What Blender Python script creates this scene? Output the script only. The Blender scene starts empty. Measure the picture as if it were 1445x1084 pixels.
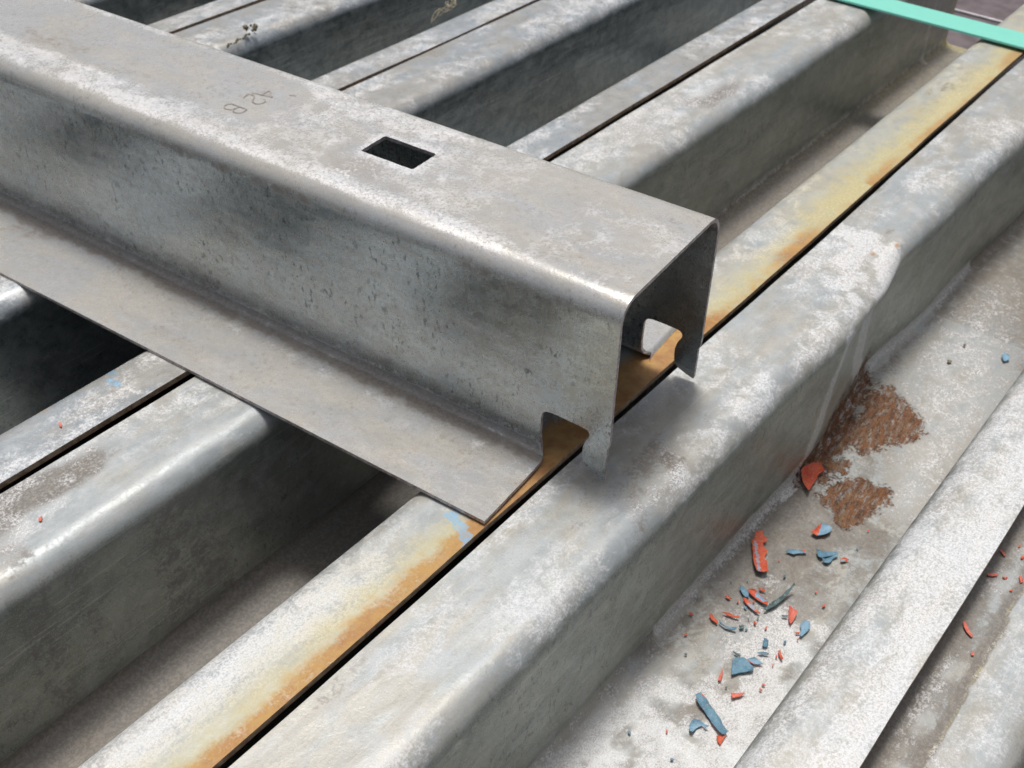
import bpy, bmesh, math, random
import numpy as np
from mathutils import Matrix, Vector
from mathutils.geometry import delaunay_2d_cdt

# all lengths below are in camera heights above the stack; S turns them into metres
S = 0.5
scene = bpy.context.scene
COL = scene.collection
random.seed(7)

# ------------------------------------------------------------------ camera
cam_d = bpy.data.cameras.new("camera")
cam = bpy.data.objects.new("camera", cam_d)
COL.objects.link(cam)
right = Vector((0.62722707, -0.7785874, 0.01969427))
down = Vector((-0.48822862, -0.41276519, -0.76893283))
fwd = Vector((0.60681053, 0.47268018, -0.63902616))
m = Matrix((( right.x, -down.x, -fwd.x, 0),
            ( right.y, -down.y, -fwd.y, 0),
            ( right.z, -down.z, -fwd.z, 0),
            (0, 0, 0, 1)))
cam.matrix_world = Matrix.Translation((0, 0, S)) @ m
cam_d.sensor_width = 36.0
cam_d.lens = 1578.74 * 36.0 / 1445.0
cam_d.clip_start = 0.01
cam_d.clip_end = 500.0
cam_d.dof.use_dof = True
cam_d.dof.focus_distance = 1.22 * S
cam_d.dof.aperture_fstop = 20.0
scene.camera = cam
scene.render.resolution_x = 1024
scene.render.resolution_y = 768

# ------------------------------------------------------------------ light
SUN = Vector((0.14, 0.15, 1.0)).normalized()
world = bpy.data.worlds.new("World")
scene.world = world
world.use_nodes = True
wn = world.node_tree
sky = wn.nodes.new("ShaderNodeTexSky")
sky.sky_type = 'NISHITA'
sky.sun_disc = False
sky.sun_elevation = math.asin(SUN.z)
sky.sun_rotation = math.atan2(SUN.x, SUN.y)
sky.dust_density = 6.0
sky.ozone_density = 0.6
sky.air_density = 1.0
bg = wn.nodes["Background"]
bg.inputs[1].default_value = 0.105
hs = wn.nodes.new("ShaderNodeHueSaturation"); hs.inputs['Saturation'].default_value = .62
wn.links.new(sky.outputs[0], hs.inputs['Color']); wn.links.new(hs.outputs[0], bg.inputs[0])
sl = bpy.data.lights.new("sun", 'SUN')
sl.energy = 2.5
sl.angle = math.radians(11)
sl.color = (1.0, 0.975, 0.935)
so = bpy.data.objects.new("sun", sl)
COL.objects.link(so)
so.rotation_euler = SUN.to_track_quat('Z', 'Y').to_euler()
so.location = (2, 2, 6)
scene.view_settings.view_transform = 'Standard'
scene.view_settings.look = 'None'
scene.view_settings.exposure = -0.10
scene.view_settings.gamma = 1.0

# ------------------------------------------------------------------ numpy noise (for stain outlines kept in mesh attributes)
_rs = np.random.RandomState(3)
_T = _rs.rand(64, 64)
def vnoise(x, y, sc, seed=0):
    x = np.asarray(x) * sc + seed * 17.31; y = np.asarray(y) * sc + seed * 5.77
    xi = np.floor(x).astype(int); yi = np.floor(y).astype(int)
    fx = x - xi; fy = y - yi
    fx = fx * fx * (3 - 2 * fx); fy = fy * fy * (3 - 2 * fy)
    g = lambda a, b: _T[a % 64, b % 64]
    return (g(xi, yi) * (1 - fx) * (1 - fy) + g(xi + 1, yi) * fx * (1 - fy)
            + g(xi, yi + 1) * (1 - fx) * fy + g(xi + 1, yi + 1) * fx * fy)
def fnoise(x, y, sc, seed=0, o=4):
    r = 0; a = 1; t = 0
    for i in range(o):
        r = r + a * vnoise(x, y, sc * 2 ** i, seed + i); t += a; a *= .55
    return r / t
def sstep(a, b, x):
    t = np.clip((x - a) / (b - a), 0, 1)
    return t * t * (3 - 2 * t)
def inpoly(x, y, poly):
    x = np.asarray(x); y = np.asarray(y); r = np.zeros(x.shape, bool)
    n = len(poly)
    for i in range(n):
        x0, y0 = poly[i]; x1, y1 = poly[(i + 1) % n]
        if y0 == y1: continue
        c = ((y0 > y) != (y1 > y)) & (x < (x1 - x0) * (y - y0) / (y1 - y0) + x0)
        r ^= c
    return r
def pdist(x, y, pts, closed=False):
    """distance to a polyline"""
    d = np.full(np.shape(x), 9.0)
    n = len(pts)
    for i in range(n if closed else n - 1):
        ax, ay = pts[i]; bx, by = pts[(i + 1) % n]
        vx, vy = bx - ax, by - ay
        t = np.clip(((x - ax) * vx + (y - ay) * vy) / (vx * vx + vy * vy + 1e-12), 0, 1)
        d = np.minimum(d, np.hypot(x - ax - t * vx, y - ay - t * vy))
    return d
def blob(x, y, poly, soft):
    d = pdist(x, y, poly, True)
    s = np.where(inpoly(x, y, poly), -d, d)
    return 1 - sstep(-soft, soft, s)

# ------------------------------------------------------------------ materials
class NT:
    def __init__(s, name):
        s.m = bpy.data.materials.new(name); s.m.use_nodes = True
        s.t = s.m.node_tree; s.b = s.t.nodes["Principled BSDF"]
    def n(s, typ, **kw):
        nd = s.t.nodes.new(typ)
        for k, v in kw.items(): setattr(nd, k, v)
        return nd
    def set(s, sock, v):
        if isinstance(v, bpy.types.NodeSocket): s.t.links.new(v, sock)
        else: sock.default_value = v if not isinstance(v, tuple) or len(v) != 3 or sock.type == 'VECTOR' else (*v, 1)
    def pos(s, scale=(1, 1, 1), rot=0.0):
        g = s.n("ShaderNodeNewGeometry")
        mp = s.n("ShaderNodeMapping")
        mp.inputs['Scale'].default_value = tuple(c / S for c in scale)
        if rot:
            mr = s.n("ShaderNodeMapping"); mr.inputs['Rotation'].default_value = (0, 0, rot)
            s.t.links.new(g.outputs['Position'], mr.inputs[0]); s.t.links.new(mr.outputs[0], mp.inputs[0])
        else: s.t.links.new(g.outputs['Position'], mp.inputs[0])
        return mp.outputs[0]
    def noise(s, vec, scale, detail=4, rough=.6, dist=0):
        nd = s.n("ShaderNodeTexNoise")
        s.set(nd.inputs['Vector'], vec); nd.inputs['Scale'].default_value = scale
        nd.inputs['Detail'].default_value = detail; nd.inputs['Roughness'].default_value = rough
        nd.inputs['Distortion'].default_value = dist
        return nd.outputs[0]
    def ramp(s, f, a, b, lo=0.0, hi=1.0):
        nd = s.n("ShaderNodeMapRange", interpolation_type='SMOOTHSTEP')
        s.set(nd.inputs[0], f)
        for i, v in enumerate((a, b, lo, hi)): s.set(nd.inputs[i + 1], v)
        return nd.outputs[0]
    def math(s, op, a, b=0.0, clamp=False):
        nd = s.n("ShaderNodeMath", operation=op); nd.use_clamp = clamp
        s.set(nd.inputs[0], a); s.set(nd.inputs[1], b)
        return nd.outputs[0]
    def mix(s, f, a, b):
        nd = s.n("ShaderNodeMix", data_type='RGBA')
        s.set(nd.inputs[0], f); s.set(nd.inputs[6], a); s.set(nd.inputs[7], b)
        return nd.outputs[2]
    def mul(s, a, b): return s.math('MULTIPLY', a, b)
    def bump(s, h, strength=.3, dist=.001, normal=None):
        nd = s.n("ShaderNodeBump"); nd.inputs['Strength'].default_value = strength
        nd.inputs['Distance'].default_value = dist
        s.set(nd.inputs['Height'], h)
        if normal is not None: s.t.links.new(normal, nd.inputs['Normal'])
        return nd.outputs[0]
    def out(s, color=None, rough=None, metal=None, normal=None, spec=None):
        for k, v in (('Base Color', color), ('Roughness', rough), ('Metallic', metal), ('Specular IOR Level', spec)):
            if v is not None: s.set(s.b.inputs[k], v)
        if normal is not None: s.t.links.new(normal, s.b.inputs['Normal'])
        return s.m

def galvanised(name, rot=0.0, base_lo=(.235, .265, .24), base_hi=(.36, .385, .345), warm=(.33, .335, .295),
               metal=.68, rlo=.34, rhi=.55, roll=3.0, speck=.5, ox1=(.42, .39, .345), ox2=(.39, .42, .445)):
    """weathered hot dip galvanised sheet; stains and painted light come from the two mesh attributes"""
    t = NT(name)
    p = t.pos((1, 1, 1), rot)
    ps = t.pos((1, roll, roll), rot)               # stretched along the rolling direction
    ca = t.n("ShaderNodeAttribute", attribute_name="stain_and_light_a"); cb = t.n("ShaderNodeAttribute", attribute_name="stain_and_light_b")
    sa = t.n("ShaderNodeSeparateColor"); sb = t.n("ShaderNodeSeparateColor")
    t.t.links.new(ca.outputs['Color'], sa.inputs[0]); t.t.links.new(cb.outputs['Color'], sb.inputs[0])
    yel, ora, rust = sa.outputs; bro, whi, blu = sb.outputs; oxi = ca.outputs['Alpha']
    n1 = t.noise(ps, 5, 5, .62, .4)
    n2 = t.noise(p, 34, 6, .7, .5)
    n3 = t.noise(p, 210, 4, .75)
    n4 = t.noise(ps, 60, 4, .7)
    nf = t.noise(p, 520, 2, .7)
    c = t.mix(t.ramp(n1, .36, .64), base_lo, base_hi)
    c = t.mix(t.ramp(n4, .42, .66, 0, .55), c, warm)
    c = t.mix(t.mul(t.ramp(n2, .40, .75), .45), c, (.52, .53, .54))
    c = t.mix(t.ramp(n3, .52, .72, 0, .32), c, (.17, .16, .155))
    vo = t.n("ShaderNodeTexVoronoi"); t.set(vo.inputs['Vector'], p); vo.inputs['Scale'].default_value = 46
    vs_ = t.n("ShaderNodeSeparateColor"); t.t.links.new(vo.outputs['Color'], vs_.inputs[0])
    c = t.mix(t.mul(t.ramp(vs_.outputs[0], .35, 1.0), .16), c, (.62, .66, .66))
    # fine drag scratches along the roll and a few across it
    for sc_, rt_, lo_ in (((.35, 26, 26), 0.0, .64), ((.5, 30, 30), 1.1, .69), ((.5, 30, 30), -.6, .70)):
        c = t.mix(t.mul(t.ramp(t.noise(t.pos(sc_, rot + rt_), 14, 2, .5), lo_, lo_ + .05), .35), c, (.66, .67, .67))
    # dark pinholes, a little longer down the sheet
    pv = t.pos((1.0, 1.0, .45), rot)
    pn = t.noise(pv, 150, 3, .7)
    pm = t.mul(t.ramp(pn, .56, .64), t.ramp(t.noise(p, 12, 3, .6), .42, .62, .1, 1.0))
    c = t.mix(t.mul(pm, speck), c, (.10, .11, .11))
    # fine white powdery grain
    c = t.mix(t.ramp(nf, .54, .70, 0, .38), c, (.74, .74, .72))
    c = t.mix(t.ramp(t.noise(p, 380, 2, .8), .56, .70, 0, .34), c, (.16, .155, .15))
    nh = t.noise(p, 3.1, 3, .6, .6); nh2 = t.noise(ps, 11, 4, .6, .5)
    oc = t.mix(t.ramp(t.math('ADD', t.mul(nh, .5), t.mul(nh2, .5)), .42, .58), ox1, ox2)
    oc = t.mix(t.ramp(n3, .5, .7, 0, .4), oc, (.27, .25, .225))
    c = t.mix(t.mul(oxi, .62), c, oc)
    ed = t.math('ADD', t.math('MULTIPLY', t.math('SUBTRACT', n2, .5), 1.1), t.math('MULTIPLY', t.math('SUBTRACT', n3, .5), .9))
    def msk(a, k=1.0, lo=.35, hi=.65):
        return t.ramp(t.math('ADD', a, t.mul(t.mul(ed, k), t.ramp(a, .0, .12))), lo, hi)
    mb = msk(bro, 1.6, .25, .8)
    c = t.mix(t.mul(mb, .8), c, t.mix(t.ramp(n3, .4, .65), (.125, .105, .085), (.25, .22, .185)))
    mw = t.mul(msk(whi, 2.4, .0, 1.15), t.mul(t.ramp(n3, .34, .58, .45, 1.0), t.ramp(nf, .36, .52, .70, 1.0)))
    mw = t.mul(mw, t.ramp(t.noise(p, 420, 2, .8), .38, .52, .45, 1.0))
    c = t.mix(t.mul(mw, .95), c, (.70, .705, .71))
    my = msk(yel, .9, .10, 1.05)
    c = t.mix(t.mul(my, .8), c, t.mix(t.ramp(n3, .40, .62), (.47, .39, .14), (.55, .50, .29)))
    mo = msk(ora, 1.3, .15, .9)
    c = t.mix(t.mul(mo, .92), c, t.mix(t.ramp(n2, .35, .65), (.33, .145, .04), (.46, .27, .09)))
    pr0 = t.pos((.45, 1.3, 1), -.12)
    mr = t.mul(msk(rust, 2.6, .24, .50), t.ramp(t.noise(pr0, 95, 5, .8), .34, .52, .18, 1.0))
    pr = t.pos((.35, 1.5, 1), -.12)
    rc = t.mix(t.ramp(t.noise(pr, 110, 5, .8), .38, .60), (.045, .016, .007), (.175, .066, .020))
    rc = t.mix(t.ramp(t.noise(p, 30, 4, .7), .50, .68, 0, .5), rc, (.25, .15, .075))
    rc = t.mix(t.ramp(nf, .56, .70, 0, .6), rc, (.45, .33, .21))
    c = t.mix(mr, c, rc)
    ml = msk(blu, .8, .4, .6)
    c = t.mix(t.mul(t.mul(ml, t.ramp(n3, .38, .56, .25, 1.0)), .75), c, (.20, .42, .62))
    dirt = t.math('MAXIMUM', t.math('MAXIMUM', t.mul(mb, .8), t.mul(mw, .8)), t.math('MAXIMUM', t.math('MAXIMUM', mr, t.mul(my, .6)), t.mul(mo, .7)))
    r = t.ramp(t.math('ADD', t.mul(n2, .6), t.mul(n3, .4)), .36, .62, rlo, rhi)
    r = t.math('ADD', r, t.mul(dirt, .30), clamp=True)
    me = t.mul(t.math('SUBTRACT', 1.0, t.math('MAXIMUM', dirt, t.mul(oxi, .68))), metal)
    hgt = t.math('ADD', t.mul(n2, .5), t.math('ADD', t.mul(n3, .5), t.mul(nf, .25)))
    nb = t.bump(hgt, .42, .0012 * S)
    nb = t.bump(t.mul(n3, mr), .6, .0022 * S, nb)
    nl = t.bump(t.noise(ps, 9, 2, .5), .25, .010 * S, nb)
    return t.out(c, r, me, nl)

M = {}
M['galv'] = galvanised("galvanised_steel")
M['galv_shade_blue'] = galvanised("galvanised_steel_bluish_shade", base_lo=(.17, .20, .21), base_hi=(.26, .30, .31), warm=(.20, .23, .23), metal=.9, rlo=.26, rhi=.42)  # darker copy for the far channels, trough shade put into its base colour
M['galv_top'] = galvanised("galvanised_steel_newer", rot=-math.radians(4.89) + math.pi / 2, base_lo=(.44, .495, .52), base_hi=(.55, .60, .615),
                           warm=(.40, .385, .36), ox1=(.50, .445, .365), ox2=(.45, .43, .41), metal=.92, rlo=.20, rhi=.32, roll=2.0, speck=.75)
def simple(name, c1, c2, scale, rough=.6, metal=0.0, bump=.3, spec=.5, bd=.001):
    t = NT(name); p = t.pos()
    n = t.noise(p, scale, 5, .65)
    c = t.mix(t.ramp(n, .35, .65), c1, c2)
    return t.out(c, rough, metal, t.bump(n, bump, bd * S), spec)
M['cut'] = simple("sheared_steel_edge", (.27, .19, .125), (.55, .42, .28), 90, .62, .25)
M['cut_grey'] = simple("sheared_grey_edge", (.27, .22, .21), (.55, .51, .50), 120, .5, .35)
def paint(name, c1, c2, rough=.55):
    t = NT(name); p = t.pos()
    c = t.mix(t.ramp(t.noise(p, 60, 5, .7), .35, .65), c1, c2)
    c = t.mix(t.ramp(t.noise(p, 260, 3, .8), .52, .70, 0, .55), c, (.42, .40, .38))
    c = t.mix(t.ramp(t.noise(p, 120, 4, .8), .60, .68, 0, .6), c, tuple(v * .45 for v in c1))
    return t.out(c, rough, 0.0, t.bump(t.noise(p, 140, 4, .7), .5, .002 * S), .35)
M['red'] = paint("orange_red_paint", (.50, .070, .03), (.62, .12, .05))
M['pinkred'] = paint("pale_red_paint", (.58, .12, .08), (.70, .20, .14))
M['blue'] = paint("slate_blue_paint", (.085, .19, .27), (.16, .31, .41))
M['paleblue'] = paint("pale_blue_paint", (.16, .30, .42), (.24, .40, .52))
M['teal'] = paint("dark_teal_paint", (.07, .115, .12), (.13, .20, .20))
M['greystripe'] = paint("grey_undercoat", (.24, .27, .32), (.34, .37, .42))
M['ink'] = simple("etched_grey_line", (.26, .225, .20), (.36, .32, .28), 200, .7)
M['grit'] = simple("dirt_crumb", (.10, .09, .05), (.24, .21, .14), 150, .9, 0, .8)
M['fibre'] = simple("straw_fibre", (.38, .33, .22), (.5, .44, .3), 150, .8)
M['board'] = simple("brown_plank", (.090, .070, .075), (.15, .12, .125), 14, .55, 0, .3, bd=.004)
M['paleedge'] = simple("pale_plank_edge", (.62, .58, .60), (.78, .74, .76), 30, .5)
M['ground'] = simple("yard_ground", (.16, .15, .14), (.24, .23, .21), 3, .9, 0, .5, bd=.01)
def strap_mat():
    t = NT("turquoise_strapping")
    p = t.pos(); n = t.noise(t.pos((30, 1, 1)), 30, 3, .6)
    c = t.mix(t.ramp(n, .3, .7), (.19, .60, .485), (.23, .67, .545))
    return t.out(c, .38, 0.0, t.bump(n, .25, .001 * S))
M['strap'] = strap_mat()

# ------------------------------------------------------------------ object helpers
def tag(o, label=None, cat=None, group=None, kind=None):
    if label: o['label'] = label
    if cat: o['category'] = cat
    if group: o['group'] = group
    if kind: o['kind'] = kind
    return o
def empty(name, loc, rz=0.0):
    o = bpy.data.objects.new(name, None); COL.objects.link(o)
    o.location = loc; o.rotation_euler = (0, 0, rz)
    o.empty_display_size = .05
    return o
def mesh(name, V, F, mats, fm=None, parent=None, smooth=None, attrs=None, loc=None):
    me = bpy.data.meshes.new(name)
    V = np.asarray(V, float) * S
    me.from_pydata(V.tolist(), [], F if isinstance(F, list) else F.tolist())
    for mt in mats: me.materials.append(mt)
    if fm is not None: me.polygons.foreach_set('material_index', np.asarray(fm, np.int32))
    if smooth is not None:
        me.polygons.foreach_set('use_smooth', np.asarray(smooth, bool) if np.ndim(smooth) else np.full(len(me.polygons), smooth))
    if attrs:
        for k, a in attrs.items():
            at = me.attributes.new(k, 'FLOAT_COLOR', 'POINT')
            c = np.ones((len(V), 4), np.float32); c[:, :a.shape[1]] = a
            at.data.foreach_set('color', c.ravel())
    me.update()
    o = bpy.data.objects.new(name, me); COL.objects.link(o)
    if parent is not None: o.parent = parent
    if loc is not None: o.location = loc
    return o

class Profile:
    """polyline with rounded corners in the (u, h) plane, by arc length; normal on the left of travel"""
    def __init__(s, pts, radii):
        seg = []; P = [np.array(p, float) for p in pts]; cur = P[0]
        s.marks = [0.0]
        for i in range(1, len(P) - 1):
            a = (P[i] - P[i - 1]); a /= np.linalg.norm(a); b = (P[i + 1] - P[i]); b /= np.linalg.norm(b)
            ang = math.acos(np.clip(a @ b, -1, 1)); tl = radii[i - 1] * math.tan(ang / 2)
            p0 = P[i] - a * tl; p1 = P[i] + b * tl
            seg.append(('l', cur, p0)); sg = np.sign(a[0] * b[1] - a[1] * b[0])
            n = np.array([-a[1], a[0]]) * sg; c = p0 + n * radii[i - 1]
            seg.append(('a', c, p0, sg * ang, radii[i - 1])); cur = p1
        seg.append(('l', cur, P[-1]))
        s.s = []; s.p = []; s.n = []; t = 0.0; s.knots = [0.0]
        for g in seg:
            if g[0] == 'l':
                L = np.linalg.norm(g[2] - g[1]); k = 2; d = (g[2] - g[1]) / L
                for q in (0, 1): s.s.append(t + L * q); s.p.append(g[1] + d * L * q); s.n.append((-d[1], d[0]))
            else:
                L = abs(g[3]) * g[4]; k = 17
                for q in range(1, k - 1):
                    a = g[3] * q / (k - 1); ca, sa = math.cos(a), math.sin(a); r = g[2] - g[1]
                    pt = g[1] + np.array([ca * r[0] - sa * r[1], sa * r[0] + ca * r[1]])
                    rn = (pt - g[1]) / g[4]
                    s.s.append(t + L * q / (k - 1)); s.p.append(pt); s.n.append(tuple(-rn if g[3] > 0 else rn))
            t += L; s.knots.append(t)
        s.s = np.array(s.s); s.p = np.array(s.p); s.n = np.array(s.n); s.len = t
    def at(s, q):
        u = np.interp(q, s.s, s.p[:, 0]); h = np.interp(q, s.s, s.p[:, 1])
        a = np.interp(q, s.s, s.n[:, 0]); b = np.interp(q, s.s, s.n[:, 1]); l = np.hypot(a, b)
        return u, h, a / l, b / l

def sheet_parts(prof, sv, tris, t, place, cuts, names, parent, mats, maskf, deform=None, side=1.0, remap=None):
    """bent sheet of thickness t from a triangulated / quad pattern in (s, v); split into parts at the s values in cuts"""
    sv = np.asarray(sv); tris = np.asarray(tris)
    u, h, nu, nh = prof.at(sv[:, 0])
    v = sv[:, 1]
    if remap is not None: u, h, nu, nh = remap(sv[:, 0], v, u, h, nu, nh)
    top = np.stack([u, v, h], 1); bot = np.stack([u - nu * t * side, v, h - nh * t * side], 1)
    if deform is not None:
        d = deform(u, v, h); top = top + d; bot = bot + d
    a, b = maskf(sv[:, 0], u, v, h)
    k = tris.shape[1]
    cs = sv[tris, 0].mean(1); part = np.searchsorted(cuts, cs)
    ed = {}
    for fi, f in enumerate(tris.tolist()):
        for i in range(k):
            e = (f[i], f[(i + 1) % k]); key = (min(e), max(e))
            if key in ed: ed[key] = None
            else: ed[key] = (fi, e)
    rim = [x for x in ed.values() if x]
    objs = []
    for pi, nm in enumerate(names):
        F = tris[part == pi]
        used, inv = np.unique(F, return_inverse=True); inv = inv.reshape(F.shape)
        n = len(used)
        fl = inv if side > 0 else inv[:, ::-1]
        R = [(fi, e) for fi, e in rim if part[fi] == pi]
        idx = {g: i for i, g in enumerate(used.tolist())}
        VV = [top[used], bot[used]]; Q = []; base = 2 * n; ra = []
        for fi, (p, q) in R:
            VV.append(np.array([top[p], top[q], bot[q], bot[p]])); ra += [p, q, q, p]
            qd = [base, base + 3, base + 2, base + 1]
            Q.append(qd if side > 0 else qd[::-1]); base += 4
        faces = fl.tolist() + (fl[:, ::-1] + n).tolist() + Q
        ia = np.concatenate([used, used, np.array(ra, int)]) if ra else np.concatenate([used, used])
        fm = [0] * (2 * len(F)) + [1] * len(Q); sm = [True] * (2 * len(F)) + [False] * len(Q)
        allv = np.concatenate(VV)
        if place is not None: allv = place(allv)
        objs.append(mesh(nm, allv, faces, mats, fm, parent, sm, {'stain_and_light_a': a[ia], 'stain_and_light_b': b[ia]}))
    return objs

# ------------------------------------------------------------------ ground and bearers under the stack
def box_mesh(name, x0, x1, y0, y1, z0, z1, mat, parent=None, bev=.004, jit=0.0):
    bm = bmesh.new(); bmesh.ops.create_cube(bm, size=1)
    for v in bm.verts:
        v.co = ((x0 + x1) / 2 + v.co.x * (x1 - x0), (y0 + y1) / 2 + v.co.y * (y1 - y0), (z0 + z1) / 2 + v.co.z * (z1 - z0))
    bmesh.ops.bevel(bm, geom=bm.edges[:], offset=bev, segments=2, affect='EDGES')
    c = Vector(((x0 + x1) / 2, (y0 + y1) / 2, z0))
    for v in bm.verts: v.co = (v.co - (c if parent is None else Vector((0, 0, 0)))) * S
    me = bpy.data.meshes.new(name); bm.to_mesh(me); bm.free(); me.materials.append(mat)
    o = bpy.data.objects.new(name, me); COL.objects.link(o)
    if parent is not None: o.parent = parent
    else: o.location = c * S
    return o
g = mesh("ground", [(-60, -60, 0), (60, -60, 0), (60, 60, 0), (-60, 60, 0)], [(0, 1, 2, 3)], [M['ground']], loc=(0, 0, -.40 * S))
tag(g, kind='structure')
DZ = -.2745
xb = 2.62; i = 0
bl = ["brown board under the far ends of the steel channels", "brown board just beyond the channel ends, bounded by the nearer pale line",
      "brown board past the second pale line in the top right corner"]
for (x0, x1) in ((2.60, 2.885), (2.895, 3.185), (3.195, 3.455), (3.475, 3.78), (3.79, 4.10)):
    r = empty("board", ((x0 + x1) / 2 * S, 1.0 * S, -.40 * S))
    box_mesh("plank", -(x1 - x0) / 2, (x1 - x0) / 2, -2.2, 2.6, .001, .40 + DZ, M['board'], r)
    box_mesh("pale_edge", -(x1 - x0) / 2 - .010, -(x1 - x0) / 2 - .001, -2.2, 2.6, .001, .40 + DZ + .003, M['paleedge'], r, .001)
    tag(r, ["brown board lying deepest under the far ends of the steel channels", "brown board directly under the ends of the rusty edged channel",
            "brown board between the two pale lines at top right", "brown board beyond the second pale line at top right",
            "farthest brown board past the channel ends"][i], 'board', 'brown boards under the steel'); i += 1
r = box_mesh("timber_bearer", -.75, -.45, -1.2, 3.6, -.399, DZ, M['board'])
tag(r, "brown bearer under the near ends of the steel channels", 'bearer')

# ------------------------------------------------------------------ lower channels (hat sections lying open side up)
LIP, OPEN, LIP2, DEP, TH = .143, .236, .108, .265, .0085
WT = LIP + OPEN + LIP2
# travel from the left lip edge (u=0) towards -Y;  u is measured towards -Y, so y = y0 - u


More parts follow.
